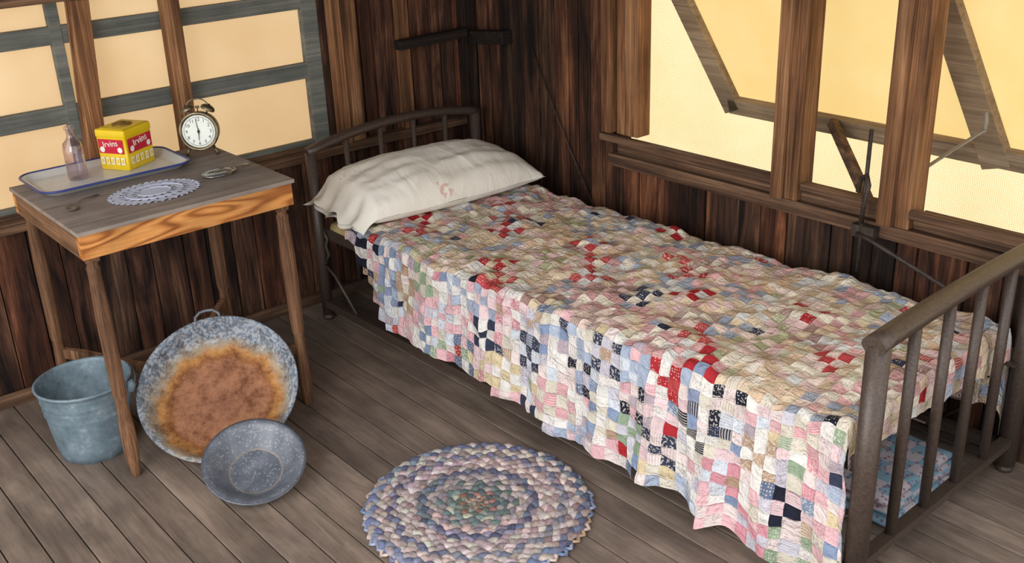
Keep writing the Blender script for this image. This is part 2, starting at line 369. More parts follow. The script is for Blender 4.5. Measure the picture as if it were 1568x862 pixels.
top_dom=[srgb(214,184,156)]*4+[srgb(218,172,168)]*5+[srgb(200,156,154)]*3+[srgb(196,172,144)]*3+[srgb(220,200,172)]*3+[srgb(156,162,176)]*4+[srgb(168,166,132)]*2+[srgb(164,134,126)]*2+[srgb(176,186,204)]*2+BLK_[1:]
pal_side=[srgb(228,224,218)]*10+[srgb(228,212,208)]*5+[srgb(216,208,192)]*3+[srgb(208,214,222)]*4+[srgb(224,198,200)]*3+[srgb(200,196,206)]*2
pal_top=[srgb(228,218,200)]*7+[srgb(226,204,192)]*5+[srgb(216,196,168)]*3+[srgb(212,210,206)]*4+[srgb(222,192,188)]*3+[srgb(204,196,172)]*2
cell=.0325;sub=4
hemtab=[(.46,.40),(.50,.34),(.57,.24),(.65,.15),(.98,.15),(1.25,.13),(1.46,.10),(1.8,.10),(1.9,.08),(2.16,.06),(2.30,.04),(2.4,.04)]
def lerp(tab,x):
    if x<=tab[0][0]:return tab[0][1]
    for (a,b_),(c,d) in zip(tab,tab[1:]):
        if x<=c:return b_+(d-b_)*(x-a)/(c-a)
    return tab[-1][1]
x0q=.40;xe=2.305;ztop=.428
nT=int((xe-x0q+.13)/cell)
def ynear(x): return -.893+.036*(x-.46)
def yfar(x): return -.125+.03*(x-.46)
nSt=int(.79/cell); nNear=13; nFar=7
def nz3(x,y,z=0): return noise.noise(Vector((x,y,z)))
def qpos(t,s):
    x=min(t,xe); ea=max(0,t-xe)
    yn=ynear(x);yf=yfar(x);Wt=yf-yn
    r=.03
    top=ztop+.015*nz3(t*5,s*5)+.015*nz3(t*13,s*13,3)+.009*nz3(t*28,s*28,8)+.012*math.exp(-((s+.35)/.3)**2)
    pu=abs(math.sin(math.pi*t/cell))**.5*abs(math.sin(math.pi*s/cell))**.5
    top+=.0025*pu
    if s<-r and s>-(Wt-r): y=yn-s; z=top
    elif s>=-r:
        a=min((s+r)/r,1.5708); y=yn+r-r*math.sin(a); z=top-r+r*math.cos(a)
        dz=max(0,s+r-r*1.5708)
        if dz>0:
            f=.5+.5*math.sin(t*2*math.pi/.21+2.2*math.sin(t*3.1))+.6*nz3(t*9,1.7,dz*2)
            g=dz/.3
            y-=.012*g+.024*g*f+.010*nz3(t*15,dz*11,5)+.006*nz3(t*30,dz*26,6)+.002*pu
            x_=.010*g*math.sin(t*2*math.pi/.21+1)
            x=x+x_+ (.02*g if t>2.2 else 0)
            z-=dz*(.985)
    else:
        q=-(s+(Wt-r)); a=min(q/r,1.5708); y=yf-r+r*math.sin(a); z=top-r+r*math.cos(a)
        dz=max(0,q-r*1.5708); z-=dz; y=min(y+.01*nz3(t*8,dz*8),-.05)
    if ea>0:
        a=min(ea/.025,1.5708); x+=.025*math.sin(a)*.6; z-=.025*(1-math.cos(a))+max(0,ea-.025*1.5708)*(1 if s<.0 else .3)
        x+=.004*nz3(s*12,ea*8,9)
    return (x,y,z)
vid={};vs=[];fs=[];cols=[];rn=[];uvs=[]
def gv(i,j):
    if (i,j) not in vid:
        vid[(i,j)]=len(vs); t=x0q+i*cell/sub; s=j*cell/sub
        vs.append(qpos(t,s)); 
    return vid[(i,j)]
rq=random.Random(11)
blk={}
for ci in range(nT):
    xm=x0q+(ci+.5)*cell
    hl=ztop-lerp(hemtab,xm)+.015
    for cj in range(-nSt-nFar,nNear):
        sm=(cj+.5)*cell
        if cj>=0 and sm-.5*cell>hl-.012+.015*nz3(ci*.7,2.2): continue
        if xm>xe and cj>=0 and xm>xe+.03: continue
        bi,bj=(ci)//3,(cj)//3
        top_=cj<-1
        if (bi,bj) not in blk:
            tb=bj<0
            d=rq.choice(top_dom if tb else side_dom)
            if tb and (bi-bj)%4==0 and rq.random()<.5: d=rq.choice(RED_)
            if (not tb) and (bi+bj)%4==0 and rq.random()<.5: d=rq.choice(BLK_)
            blk[(bi,bj)]=(d,rq.choice(pal_top if tb else pal_side),rq.random(),rq.random(),rq.random())
        d,l,r1,r2,r3=blk[(bi,bj)]
        PL=pal_top if top_ else pal_side;PD=top_dom if top_ else side_dom
        if (ci%3+cj%3)%2==0: c=d;r_=r1*.9
        else: c=l;r_=r2
        if rq.random()<.26: c=rq.choice(PL+PD);r_=rq.random()
        if r3<.34 and (bi+bj)%2:
            c=rq.choice(PL*3+PD);r_=rq.random()
        k=.90+.16*rq.random()
        c=tuple(c[i]*k for i in range(3))+(1,)
        for a in range(sub):
            for b2 in range(sub):
                i,j=ci*sub+a,cj*sub+b2
                fs.append((gv(i,j),gv(i+1,j),gv(i+1,j+1),gv(i,j+1))); cols.append(c); rn.append(r_)
                uvs+=[(i/sub,j/sub),((i+1)/sub,j/sub),((i+1)/sub,(j+1)/sub),(i/sub,(j+1)/sub)]
me=D.meshes.new('patchwork_quilt');me.from_pydata(vs,[],fs);me.materials.append(QM)
ul=me.uv_layers.new(name='UVMap');ul.data.foreach_set('uv',[c for p in uvs for c in p])
a=me.attributes.new('rnd','FLOAT','FACE');a.data.foreach_set('value',rn)
a=me.attributes.new('pcol','FLOAT_COLOR','FACE');a.data.foreach_set('color',[x for c in cols for x in c])
me.polygons.foreach_set('use_smooth',[True]*len(fs));me.update()
q=D.objects.new('patchwork_quilt',me);scn.collection.objects.link(q)
# folded cloth stored on the floor under the foot of the bed
m,nt,b,out=newmat('blue_print_cotton')
tc=N(nt,'ShaderNodeTexCoord');vo=N(nt,'ShaderNodeTexVoronoi');vo.inputs['Scale'].default_value=60;nt.links.new(tc.outputs['Object'],vo.inputs['Vector'])
ck=N(nt,'ShaderNodeTexChecker');ck.inputs['Scale'].default_value=22;ck.inputs[1].default_value=srgb(130,164,184);ck.inputs[2].default_value=srgb(190,180,186);nt.links.new(tc.outputs['Object'],ck.inputs[0])
dd=math_(nt,'LESS_THAN',vo.outputs['Distance'],.3)
nt.links.new(mixc(nt,math_(nt,'MULTIPLY',dd,.7),ck.outputs[0],srgb(120,60,90)),b.inputs['Base Color']);b.inputs['Roughness'].default_value=.95
mb=MB()
for L_,(za,zb_) in enumerate(((.0,.03),(.03,.058),(.058,.082))):
    vs=[];nn=24
    for i in range(nn+1):
        x=2.03+.26*i/nn-.012*L_
        for k in range(20):
            t=2*math.pi*k/20;c,s=math.cos(t),math.sin(t)
            yv=-.36+.17*math.copysign(abs(c)**.4,c)+.01*nz3(x*9,k*.3,L_); zv=(za+zb_)/2+(zb_-za)/2*math.copysign(abs(s)**.6,s)*(1 if 0<i<nn else .4)
            vs.append((x,yv,max(.001,zv+.004*nz3(x*20,yv*20,L_) if L_==2 else zv)))
    fs=[(i*20+k,i*20+(k+1)%20,(i+1)*20+(k+1)%20,(i+1)*20+k) for i in range(nn) for k in range(20)]
    fs+=[tuple(range(20))[::-1],tuple(nn*20+k for k in range(20))]
    mb.add(vs,fs,0,smooth=True)
mb.obj('folded_blanket',[m])
# ---------------------------------------------------------------- pillow
m,nt,b,out=newmat('pillowcase_cotton');PM=m
tc=N(nt,'ShaderNodeTexCoord');n1=N(nt,'ShaderNodeTexNoise');n1.inputs['Scale'].default_value=4;n1.inputs['Detail'].default_value=5;nt.links.new(tc.outputs['Object'],n1.inputs['Vector'])
r=ramp(nt,n1.outputs['Fac'],[(.3,srgb(222,215,202)),(.6,srgb(238,234,224))])
vo=N(nt,'ShaderNodeTexVoronoi');vo.inputs['Scale'].default_value=9;nt.links.new(tc.outputs['Object'],vo.inputs['Vector'])
n2=N(nt,'ShaderNodeTexNoise');n2.inputs['Scale'].default_value=60;nt.links.new(tc.outputs['Object'],n2.inputs['Vector'])
sp=N(nt,'ShaderNodeSeparateXYZ');nt.links.new(tc.outputs['Object'],sp.inputs[0])
fl=math_(nt,'MULTIPLY',math_(nt,'MULTIPLY',math_(nt,'LESS_THAN',vo.outputs['Distance'],.24),math_(nt,'GREATER_THAN',n2.outputs['Fac'],.48)),math_(nt,'LESS_THAN',sp.outputs[1],-.5))
c=mixc(nt,math_(nt,'MULTIPLY',fl,.5),r.outputs[0],srgb(200,120,110))
nt.links.new(c,b.inputs['Base Color']);b.inputs['Roughness'].default_value=.9;b.inputs['Specular IOR Level'].default_value=.15
mp=N(nt,'ShaderNodeMapping');mp.inputs['Scale'].default_value=(4,11,6);mp.inputs['Rotation'].default_value=(0,0,.5);nt.links.new(tc.outputs['Object'],mp.inputs[0])
n3=N(nt,'ShaderNodeTexNoise');n3.inputs['Scale'].default_value=1;n3.inputs['Detail'].default_value=3;n3.inputs['Distortion'].default_value=1.2;nt.links.new(mp.outputs[0],n3.inputs['Vector'])
bump(nt,b,n3.outputs['Fac'],.3,.02)
mb=MB();nu,nv=90,44
def pil(u,v,side):
    body=max(0,(1-abs(u)**3.6))**.45*max(0,(1-abs(v)**3.0))**.45
    hl=.395;hw=.182
    ox=hw*v*(1-.10*u*u+.08*abs(u)**6); oy=hl*u*(1-.06*v*v+.05*abs(v)**6)
    x=.385+ox+.03*u; y=-.522+oy
    base=.480
    if u<-.8:
        k=(-.8-u)/.2; body=max(body*(1-k),.18*(1-k*.4)*(1-abs(v)**6)); base-=.035*k*k*(.5+.5*v); y+=0.010*math.sin(v*14)*k; base+=.010*math.sin(v*9+1)*k
    th=.126*body if side>0 else .043*body
    z=base+side*th+(.032*(-v))*body*(1 if side>0 else 0)
    w=.007*nz3(u*3+v*1.5,v*4,side)+.002*nz3(u*9+v*5,v*5,side+4)+.003*nz3(u*22,v*7,7)*(.3+2.5*max(0,-u-.4))
    z+=w*(.3+body)*(1 if side>0 else .2)
    return (x,y,z)
for side in(1,-1):
    vs=[pil(-1+2*i/nu,-1+2*j/nv,side) for i in range(nu+1) for j in range(nv+1)]
    fs=[(i*(nv+1)+j,(i+1)*(nv+1)+j,(i+1)*(nv+1)+j+1,i*(nv+1)+j+1) for i in range(nu) for j in range(nv)]
    if side<0: fs=[f[::-1] for f in fs]
    mb.add(vs,fs,0,smooth=True)
mb.obj('pillow',[PM])
# ---------------------------------------------------------------- rug
m,nt,b,out=newmat('braided_rag');RM=m
at=N(nt,'ShaderNodeAttribute',attribute_name='pcol');tc=N(nt,'ShaderNodeTexCoord')
n1=N(nt,'ShaderNodeTexNoise');n1.inputs['Scale'].default_value=90;n1.inputs['Detail'].default_value=3;nt.links.new(tc.outputs['Object'],n1.inputs['Vector'])
rr=ramp(nt,n1.outputs['Fac'],[(.3,(.66,.64,.64,1)),(.65,(1.15,1.15,1.15,1))])
nt.links.new(mixc(nt,1.,at.outputs['Color'],rr.outputs[0],'MULTIPLY'),b.inputs['Base Color']);b.inputs['Roughness'].default_value=.95
bump(nt,b,n1.outputs['Fac'],.6,.004)
mb=MB();cx,cy=1.495,-1.215
ring_pal=[[(150,110,100),(100,116,108),(170,158,146)],[(150,110,96),(130,135,125),(96,106,106)],[(120,138,128),(165,164,156),(104,118,118)],[(176,156,154),(112,130,126),(125,122,134)],
 [(204,188,182),(150,135,145),(184,162,160)],[(104,108,132),(144,138,150),(90,94,116)],[(190,168,166),(208,196,190),(160,138,142)],[(200,180,176),(178,156,158),(208,198,192)],[(112,116,142),(178,162,164),(128,126,142)],
 [(190,172,168),(160,142,144),(208,198,190)],[(124,132,154),(184,172,166),(106,116,142)]]
nr=len(ring_pal)
for k in range(nr):
    R=.018+k*.0262; per=max(4,round(2*math.pi*R/.105)); steps=max(24,int(2*math.pi*R/.0055))
    for s_ in range(3):
        ph=s_*2*math.pi/3; path=[];
        c0=ring_pal[k][s_]
        for i in range(steps):
            th=2*math.pi*i/steps; a=th*per+ph
            rr_=R+.0088*math.sin(a)+.006*nz3(th*3,k); z=.0115+.0045*math.sin(2*a)
            path.append((cx+rr_*math.cos(th),cy+rr_*math.sin(th),z))
        nseg=max(2,int(steps/40)); 
        for g in range(nseg):
            i0=g*steps//nseg;i1=(g+1)*steps//nseg
            kk=random.uniform(.8,1.08);c=srgb(*[min(255,v*kk+random.uniform(-6,6)) for v in c0])
            pp=[path[i%steps] for i in range(i0,i1+2)]
            mb.tube(pp,[(.0120,.0062)]*len(pp),7,col=c,flat=(0,0,1))
for i in range(64):
    th=2*math.pi*i/64+random.uniform(-.02,.02);R=.296
    c=srgb(*random.choice([(176,150,124),(150,160,185),(120,120,150),(200,180,170),(110,130,160)]))
    t=Vector((-math.sin(th),math.cos(th),0));rd=Vector((math.cos(th),math.sin(th),0));p=Vector((cx,cy,.009))+rd*(R-.012)
    L_=random.uniform(.014,.026)
    mb.tube([p-t*.014,p+rd*L_*.7-t*.010,p+rd*L_-V(0,0,.004),p+rd*L_*.7+t*.010,p+t*.014],[(.006,.004)]*5,6,col=c,flat=(0,0,1))
mb.lathe([(0,.001),(.28,.001),(.285,.004),(.28,.006),(0,.006)],c=(cx,cy,0),seg=64,col=srgb(90,80,85))
mb.obj('braided_rug',[RM])
# ---------------------------------------------------------------- table
mb=MB();X0,X1,Y0,Y1=.14,.70,-1.855,-1.23;ht=.75
for i in range(4):
    w=(X1-X0+.01)/4; mb.box(X0+i*w+.0006,X0+(i+1)*w-.0006,Y0-.006,Y1+.006,ht-.012,ht,0)
mb.box(X1-.022,X1-.0,Y0+.0,Y1-.0,ht-.080,ht-.012,1,rnd=.4);mb.box(X0,X0+.022,Y0,Y1,ht-.080,ht-.012,1,rnd=.2)
mb.box(X0+.022,X1-.022,Y0,Y0+.022,ht-.080,ht-.012,3,rnd=.3);mb.box(X0+.022,X1-.022,Y1-.022,Y1,ht-.080,ht-.012,3,rnd=.5)
feet=[]
for lx,ly,fx,fy in((X1-.03,Y0+.03,X1-.005,Y0+.025),(X1-.03,Y1-.03,X1-.02,Y1-.025),(X0+.03,Y0+.03,X0+.02,Y0+.025),(X0+.03,Y1-.03,X0+.02,Y1-.03)):
    def P(z,lx=lx,ly=ly,fx=fx,fy=fy): k=1-z/ht; return Vector((lx+(fx-lx)*k,ly+(fy-ly)*k,z))
    mb.beam(P(ht-.017),P(.655),.044,.044,up=(0,1,0),m=2,w1=.034,h1=.034)
    zs=[.66,.645,.635,.62,.5,.35,.26,.24,.15,.08,.02,0];rs=[.020,.014,.019,.0175,.022,.0215,.020,.0155,.021,.022,.015,.013]
    mb.tube([P(z) for z in zs],rs,12,m=2)
    feet.append(P)
def arm(Pa,Pb,z,u1=1.):
    a=Pa(z);b_=Pb(z);n=12;path=[]
    for i in range(n+1):
        u=i/n*u1;p=a.lerp(b_,u);p.z-=.075*math.sin(math.pi*u)**1.5;path.append(p)
    for i in range(n): mb.beam(path[i],path[i+1]+(path[i+1]-path[i])*.1,.022,.032,m=2,rnd=.5)
arm(feet[2],feet[1],.20);arm(feet[3],feet[0],.20,.5)
mb.obj('wooden_table',[WD_TT,WD_AP,WD_LEG,wood('table_side_wood',[srgb(84,58,42),srgb(128,94,68),srgb(156,120,92)],0,across=36,vary=.2)],bevel=.0018)
# ---------------------------------------------------------------- tray
ENW=simple('white_enamel',srgb(196,198,198),srgb(214,215,212),scale=8,rough=.25,bs=0)
ENB=simple('blue_enamel_edge',srgb(36,50,110),srgb(50,66,130),scale=20,rough=.3,bs=0)
def rrect(hx,hy,r,z,n=6):
    pts=[]
    for qx,qy,a0 in((1,1,0),(-1,1,90),(-1,-1,180),(1,-1,270)):
        for i in range(n+1):
            a=math.radians(a0+90*i/n); pts.append(Vector(((hx-r)*qx+r*math.cos(a),(hy-r)*qy+r*math.sin(a),z)))
    return pts
def loft(mb,rings,m,M,capf=True,capl=True):
    n=len(rings[0]);vs=[M@p for r_ in rings for p in r_]
    fs=[(i*n+k,i*n+(k+1)%n,(i+1)*n+(k+1)%n,(i+1)*n+k) for i in range(len(rings)-1) for k in range(n)]
    mb.add(vs,fs,m,smooth=True)
    o=len(mb.v)-len(vs)
    for c_,ok in((0,capf),((len(rings)-1)*n,capl)):
        if ok: mb.f.append(tuple(o+c_+k for k in range(n)));mb.m.append(m);mb.r.append(.5);mb.sm.append(False);mb.c.append((1,1,1,1))
mb=MB();M=Matrix.Translation((.238,-1.602,ht+.0005))
hx,hy=.128,.222
rings=[rrect(hx-.03,hy-.03,.03,0),rrect(hx-.018,hy-.018,.035,.001),rrect(hx-.004,hy-.004,.045,.016),rrect(hx+.004,hy+.004,.05,.018),rrect(hx+.004,hy+.004,.05,.0195),rrect(hx-.006,hy-.006,.045,.0185),rrect(hx-.02,hy-.02,.035,.004),rrect(hx-.03,hy-.03,.03,.003)]
loft(mb,rings,0,M)
mb.tube([M@p for p in rrect(hx+.004,hy+.004,.05,.019)],.0034,8,m=1,closed=True)
mb.obj('enamel_tray',[ENW,ENB])
# ---------------------------------------------------------------- tin
YEL=simple('yellow_tin_paint',srgb(226,190,24),srgb(238,206,44),scale=10,rough=.35,bs=0)
RED=simple('red_tin_paint',srgb(186,24,50),srgb(200,34,60),scale=10,rough=.35,bs=0)
WHT=simple('white_print',srgb(236,236,226),None,rough=.4,bs=0)
DKT=simple('tin_lid_metal',srgb(120,96,50),srgb(176,146,70),scale=25,rough=.35,metal=.7)
a=math.radians(30);Mt=Matrix.Translation((.19,-1.513,ht+.0045))@Matrix.Rotation(a,4,'Z')
tin=D.objects.new('tea_tin',None);scn.collection.objects.link(tin)
mb=MB();hx,hy,hz=.052,.062,.125
loft(mb,[rrect(hx,hy,.006,0),rrect(hx+.001,hy+.001,.006,.003),rrect(hx+.001,hy+.001,.006,hz-.022)],0,Mt)
loft(mb,[rrect(hx+.003,hy+.003,.007,hz-.022),rrect(hx+.003,hy+.003,.007,hz-.004),rrect(hx,hy,.006,hz),rrect(hx-.006,hy-.006,.005,hz-.002),rrect(hx-.008,hy-.008,.005,hz+.002)],0,Mt)
mb.lathe([(0,.0),(.030,0),(.030,.003),(.012,.005),(.012,.009),(0,.010)],c=Mt@V(0,0,hz+.002),seg=24,m=1)
mb.obj('tin_body',[YEL,DKT],parent=tin)
mb=MB()
def face(mb,F,u0,u1,z0,z1,m):
    mb.add([Mt@F(u0,z0),Mt@F(u1,z0),Mt@F(u1,z1),Mt@F(u0,z1)],[(0,1,2,3)],m)
F1=lambda u,z,e=.0035: V(u,-hy-e,z)
F2=lambda u,z,e=.0035: V(hx+e,u,z)
for F,h in((F1,hx),(F2,hy)):
    face(mb,F,-h*.88,h*.88,.052,.096,0)
    G=lambda u,z,F=F:F(u,z,.0045)
    for k in range(5):
        u=-h*.72+k*h*.36; face(mb,G,u-h*.12,u+h*.12,.018,.040,1)
        K=lambda u_,z_,F=F:F(u_,z_,.0055)
        face(mb,K,u-h*.06,u+h*.06,.022,.036,2)
    n=16
    for uc in(-h*.62,h*.62):
        mb.add([Mt@G(uc+.009*math.cos(2*math.pi*i/n),.064+.009*math.sin(2*math.pi*i/n)) for i in range(n)],[tuple(range(n))],1)
mb.obj('tin_label',[RED,WHT,YEL],parent=tin)
def text(body,name,size,M,mat,parent,ext=.0004):
    cu=D.curves.new(name,'FONT');cu.body=body;cu.size=size;cu.align_x='CENTER';cu.align_y='CENTER';cu.extrude=ext;cu.materials.append(mat)
    o=D.objects.new(name,cu);scn.collection.objects.link(o);o.matrix_world=M;o.parent=parent;return o
def basis(o,x,y):
    x=Vector(x).normalized();z=x.cross(Vector(y)).normalized();y=z.cross(x)
    return Matrix(((x.x,y.x,z.x,o[0]),(x.y,y.y,z.y,o[1]),(x.z,y.z,z.z,o[2]),(0,0,0,1)))
text('Irvins','label_text_1',.026,Mt@basis((0,-hy-.0052,.082),(1,0,.12),(0,0,1)),WHT,tin)
text('Irvins','label_text_2',.030,Mt@basis((hx+.0052,0,.082),(0,1,.12),(0,0,1)),WHT,tin)
# ---------------------------------------------------------------- alarm clock
clk=D.objects.new('alarm_clock',None);scn.collection.objects.link(clk)
BRS=simple('aged_brass',srgb(84,76,62),srgb(140,126,100),scale=30,rough=.4,metal=.75)
BLK=simple('black_paint',srgb(18,18,20),None,rough=.4,bs=0)
FACE=simple('clock_face',srgb(222,226,216),srgb(232,236,228),scale=10,rough=.5,bs=0)
cc=V(.262,-1.300,ht+.080);nv_=V(.80,-.57,.10).normalized();xv=V(0,0,1).cross(nv_).normalized()
Mc=basis(cc,xv,nv_.cross(xv))
mb=MB();R=.060
mb.lathe([(0,-.045),(R*.8,-.045),(R*.97,-.035),(R,-.02),(R,.004),(R+.003,.008),(R+.002,.014),(R-.006,.014),(R-.009,.009)],M=Mc.to_3x3(),c=cc,seg=48)
for sx in(-1,1):
    a=Mc@V(.034*sx,-.048,-.015); mb.tube([a,Mc@V(.044*sx,-.066,-.01),Mc@V(.048*sx,-.0775,-.01)],[.005,.004,.006],10)
    bc=Mc@V(.030*sx,.064,-.015);bx=V(.5*sx,1,0).normalized();zz=(Mc.to_3x3()@bx);qx=zz.orthogonal().normalized();qy=zz.cross(qx)
    Mb=Matrix((qx,qy,zz)).transposed()
    mb.lathe([(.022,0),(.023,.003),(.021,.009),(.014,.014),(.004,.016),(.004,.019),(0,.020)],M=Mb,c=bc,seg=24)
    mb.tube([Mc@V(.026*sx,.050,-.015),bc],.003,8)
mb.tube([Mc@V(0,.058,-.015),Mc@V(0,.074,-.015)],.002,8);mb.tube([Mc@V(-.006,.074,-.015),Mc@V(.006,.074,-.015)],.004,8)
mb.tube([Mc@V(.034*math.cos(t),.074+.026*math.sin(t),-.015) for t in [math.pi*i/14 for i in range(15)]],.0022,8)
mb.obj('clock_case',[BRS],parent=clk)
mb=MB();mb.lathe([(0,.009),(R-.008,.009)],M=Mc.to_3x3(),c=cc,seg=48);mb.obj('clock_dial',[FACE],parent=clk)
mb=MB()
mb.lathe([(.0445,.0096),(.0455,.0096)],M=Mc.to_3x3(),c=cc,seg=48)
for k in range(60):
    t=2*math.pi*k/60; r0=.0455;r1=.048 if k%5 else .050
    mb.beam(Mc@V(r0*math.sin(t),r0*math.cos(t),.0098),Mc@V(r1*math.sin(t),r1*math.cos(t),.0098),.0006,.0005,up=nv_)
def hand(ang,L,w):
    t=math.radians(ang);d=V(math.sin(t),math.cos(t),0)
    mb.beam(Mc@(d*-.008+V(0,0,.0115)),Mc@(d*L+V(0,0,.0115)),w,.001,up=nv_,w1=w*.4)
hand(182,.028,.0035);hand(352,.040,.0028);mb.lathe([(0,.013),(.004,.013),(.004,.010)],M=Mc.to_3x3(),c=cc,seg=16)
mb.obj('clock_hands',[BLK],parent=clk)
for k in range(1,13):
    t=2*math.pi*k/12;p=Mc@V(.0375*math.sin(t),.0375*math.cos(t),.0098)
    M3=Mc.copy();M3.translation=p
    text(str(k),'numeral_%d'%k,.0145,M3,BLK,clk,.0002)
# ---------------------------------------------------------------- glass bottle
def thinglass(name,tint,g=.12):
    m=D.materials.new(name);m.use_nodes=True;nt=m.node_tree;nt.nodes.clear();out=nt.nodes.new('ShaderNodeOutputMaterial')
    tr=N(nt,'ShaderNodeBsdfTransparent');tr.inputs[0].default_value=tint;gl=N(nt,'ShaderNodeBsdfGlossy');gl.inputs['Roughness'].default_value=.06
    lw=N(nt,'ShaderNodeLayerWeight');lw.inputs[0].default_value=.35
    f=math_(nt,'ADD',math_(nt,'MULTIPLY',lw.outputs['Facing'],.45),g*.5)
    mx=N(nt,'ShaderNodeMixShader');nt.links.new(f,mx.inputs[0]);nt.links.new(tr.outputs[0],mx.inputs[1]);nt.links.new(gl.outputs[0],mx.inputs[2]);nt.links.new(mx.outputs[0],out.inputs[0]);return m
GL=thinglass('pale_lilac_glass',srgb(246,240,244))
mb=MB()
mb.lathe([(0,0),(.026,0),(.029,.004),(.029,.095),(.026,.110),(.014,.124),(.011,.130),(.011,.150),(.015,.151),(.015,.160),(.011,.162),(.0095,.160),(.0095,.130),(.0125,.123),(.0245,.109),(.0277,.095),(.0277,.006),(0,.005)],c=(.225,-1.682,ht+.0040),seg=40)
mb.obj('glass_bottle',[GL])
# ---------------------------------------------------------------- doily
m,nt,b,out=newmat('lace_cotton');b.inputs['Base Color'].default_value=srgb(196,202,222);b.inputs['Roughness'].default_value=.9
LACE=m
mb=MB();dc=V(.52,-1.57,ht)
def dp(r,th,dz=0):
    p=V(r*math.cos(th)*.92,r*math.sin(th)*1.18,0)
    return dc+p+V(0,0,.0022+.0025*abs(nz3(p.x*30,p.y*30,1))+dz)
n=96
vs=[dc+V(0,0,.003)];
rsn=[.02,.04,.055,.07,.085,.098]
for r_ in rsn:
    for i in range(n):
        th=2*math.pi*i/n; rr_=r_ if r_<.09 else r_+.010*abs(math.sin(th*10))
        vs.append(dp(rr_,th))
fs=[(0,1+i,1+(i+1)%n) for i in range(n)]
for k in range(len(rsn)-1):
    for i in range(n):
        if k==1 and i%6<2: continue
        if k==3 and i%4==0: continue
        fs.append((1+k*n+i,1+(k+1)*n+i,1+(k+1)*n+(i+1)%n,1+k*n+(i+1)%n))
mb.add(vs,fs,0,smooth=True)
for R_ in(.04,.07):
    mb.tube([dp(R_,2*math.pi*i/60,.001) for i in range(60)],.0015,6,closed=True)
for i in range(40):
    th=2*math.pi*i/40; mb.tube([dp(.098+.006,th),dp(.112,th),dp(.104,th+.08)],.0013,5)
mb.obj('lace_doily',[LACE])
# ---------------------------------------------------------------- hand mirror and spoon
mb=MB();hc=V(.50,-1.36,ht+.001)
Mh=Matrix.Translation(hc)@Matrix.Rotation(math.radians(100),4,'Z')
mb.lathe([(0,.0),(.034,.0),(.040,.004),(.036,.008),(.030,.005),(0,.004)],M=Mh.to_3x3(),c=hc,seg=32,sx=1.35)
mb.tube([Mh@V(.050,0,.004),Mh@V(.065,0,.006),Mh@V(.085,0,.006),Mh@V(.105,.0,.005)],[(.010,.003),(.005,.003),(.008,.003),(.014,.003)],10,flat=(0,0,1))
mb.tube([Mh@V(.053*math.cos(2*math.pi*i/40),.039*math.sin(2*math.pi*i/40),.006) for i in range(40)],.003,8,m=1,closed=True)
mb.obj('glass_hand_mirror',[thinglass('clear_pressed_glass',srgb(225,228,232),.3),thinglass('pressed_glass_rim',srgb(190,192,198),.5)])
mb=MB()
mb.lathe([(0,0),(.012,.002),(.017,.006),(.016,.007),(.010,.004),(0,.002)],c=V(.50,-1.80,ht+.001),seg=20,sx=1.5)
mb.tube([V(.475,-1.79,ht+.006),V(.45,-1.75,ht+.008),V(.43,-1.70,ht+.004)],[(.003,.0015),(.0025,.0015),(.005,.0015)],8,flat=(0,0,1))
mb.obj('metal_spoon',[simple('tarnished_metal',srgb(100,92,86),srgb(130,122,114),scale=40,rough=.45,metal=.5)])
# ---------------------------------------------------------------- bucket
m,nt,b,out=newmat('galvanized_blue');GB=m
tc=N(nt,'ShaderNodeTexCoord');n1=N(nt,'ShaderNodeTexNoise');n1.inputs['Scale'].default_value=18;n1.inputs['Detail'].default_value=9;n1.inputs['Roughness'].default_value=.75;nt.links.new(tc.outputs['Object'],n1.inputs['Vector'])
r=ramp(nt,n1.outputs['Fac'],[(.32,srgb(92,82,74)),(.38,srgb(96,114,124)),(.55,srgb(118,136,147)),(.66,srgb(150,164,171)),(.8,srgb(182,190,192))])
nt.links.new(r.outputs[0],b.inputs['Base Color']);b.inputs['Roughness'].default_value=.55;b.inputs['Metallic'].default_value=.15;bump(nt,b,n1.outputs['Fac'],.35,.003)
mb=MB();bc=V(.458,-1.857,0);hb=.232;r0_=.103;r1_=.132
prof=[(0,.012),(r0_-.008,.012),(r0_-.006,.0),(r0_-.002,.0),(r0_,.02)]
for i in range(1,24):
    z=.02+i*(hb-.03)/24; r_=r0_+(r1_-r0_)*z/hb
    if .14<z<.20: r_+=.0025*math.sin((z-.14)/.06*6*math.pi)
    prof.append((r_,z))
prof+=[(r1_,hb-.008),(r1_+.005,hb-.006),(r1_+.006,hb),(r1_+.002,hb+.003),(r1_-.002,hb),(r1_-.003,hb-.01),(r0_-.003,.02),(0,.016)]
mb.lathe(prof,c=bc,seg=56)
for sx in(-1,1):
    d=V(.62,.78,0)*sx
    e=bc+d*(r1_+.002)+V(0,0,hb-.03); mb.tube([e+V(0,0,-.018),e+d*.006,e+V(0,0,.018)],[.010,.013,.010],10)
    mb.tube([e+d*.004+V(0,0,.012),e+d*.016,e+d*.004-V(0,0,.012)],.003,8)
d=V(.62,.78,0);pe=V(.78,-.62,0)
path=[bc+d*((r1_+.012)*math.cos(t))+pe*((r1_+.012)*math.sin(t))*-1+V(0,0,hb-.032+.03*math.sin(t)) for t in [math.pi*i/20 for i in range(21)]]
mb.tube(path,.0026,8)
mb.obj('galvanized_bucket',[GB])
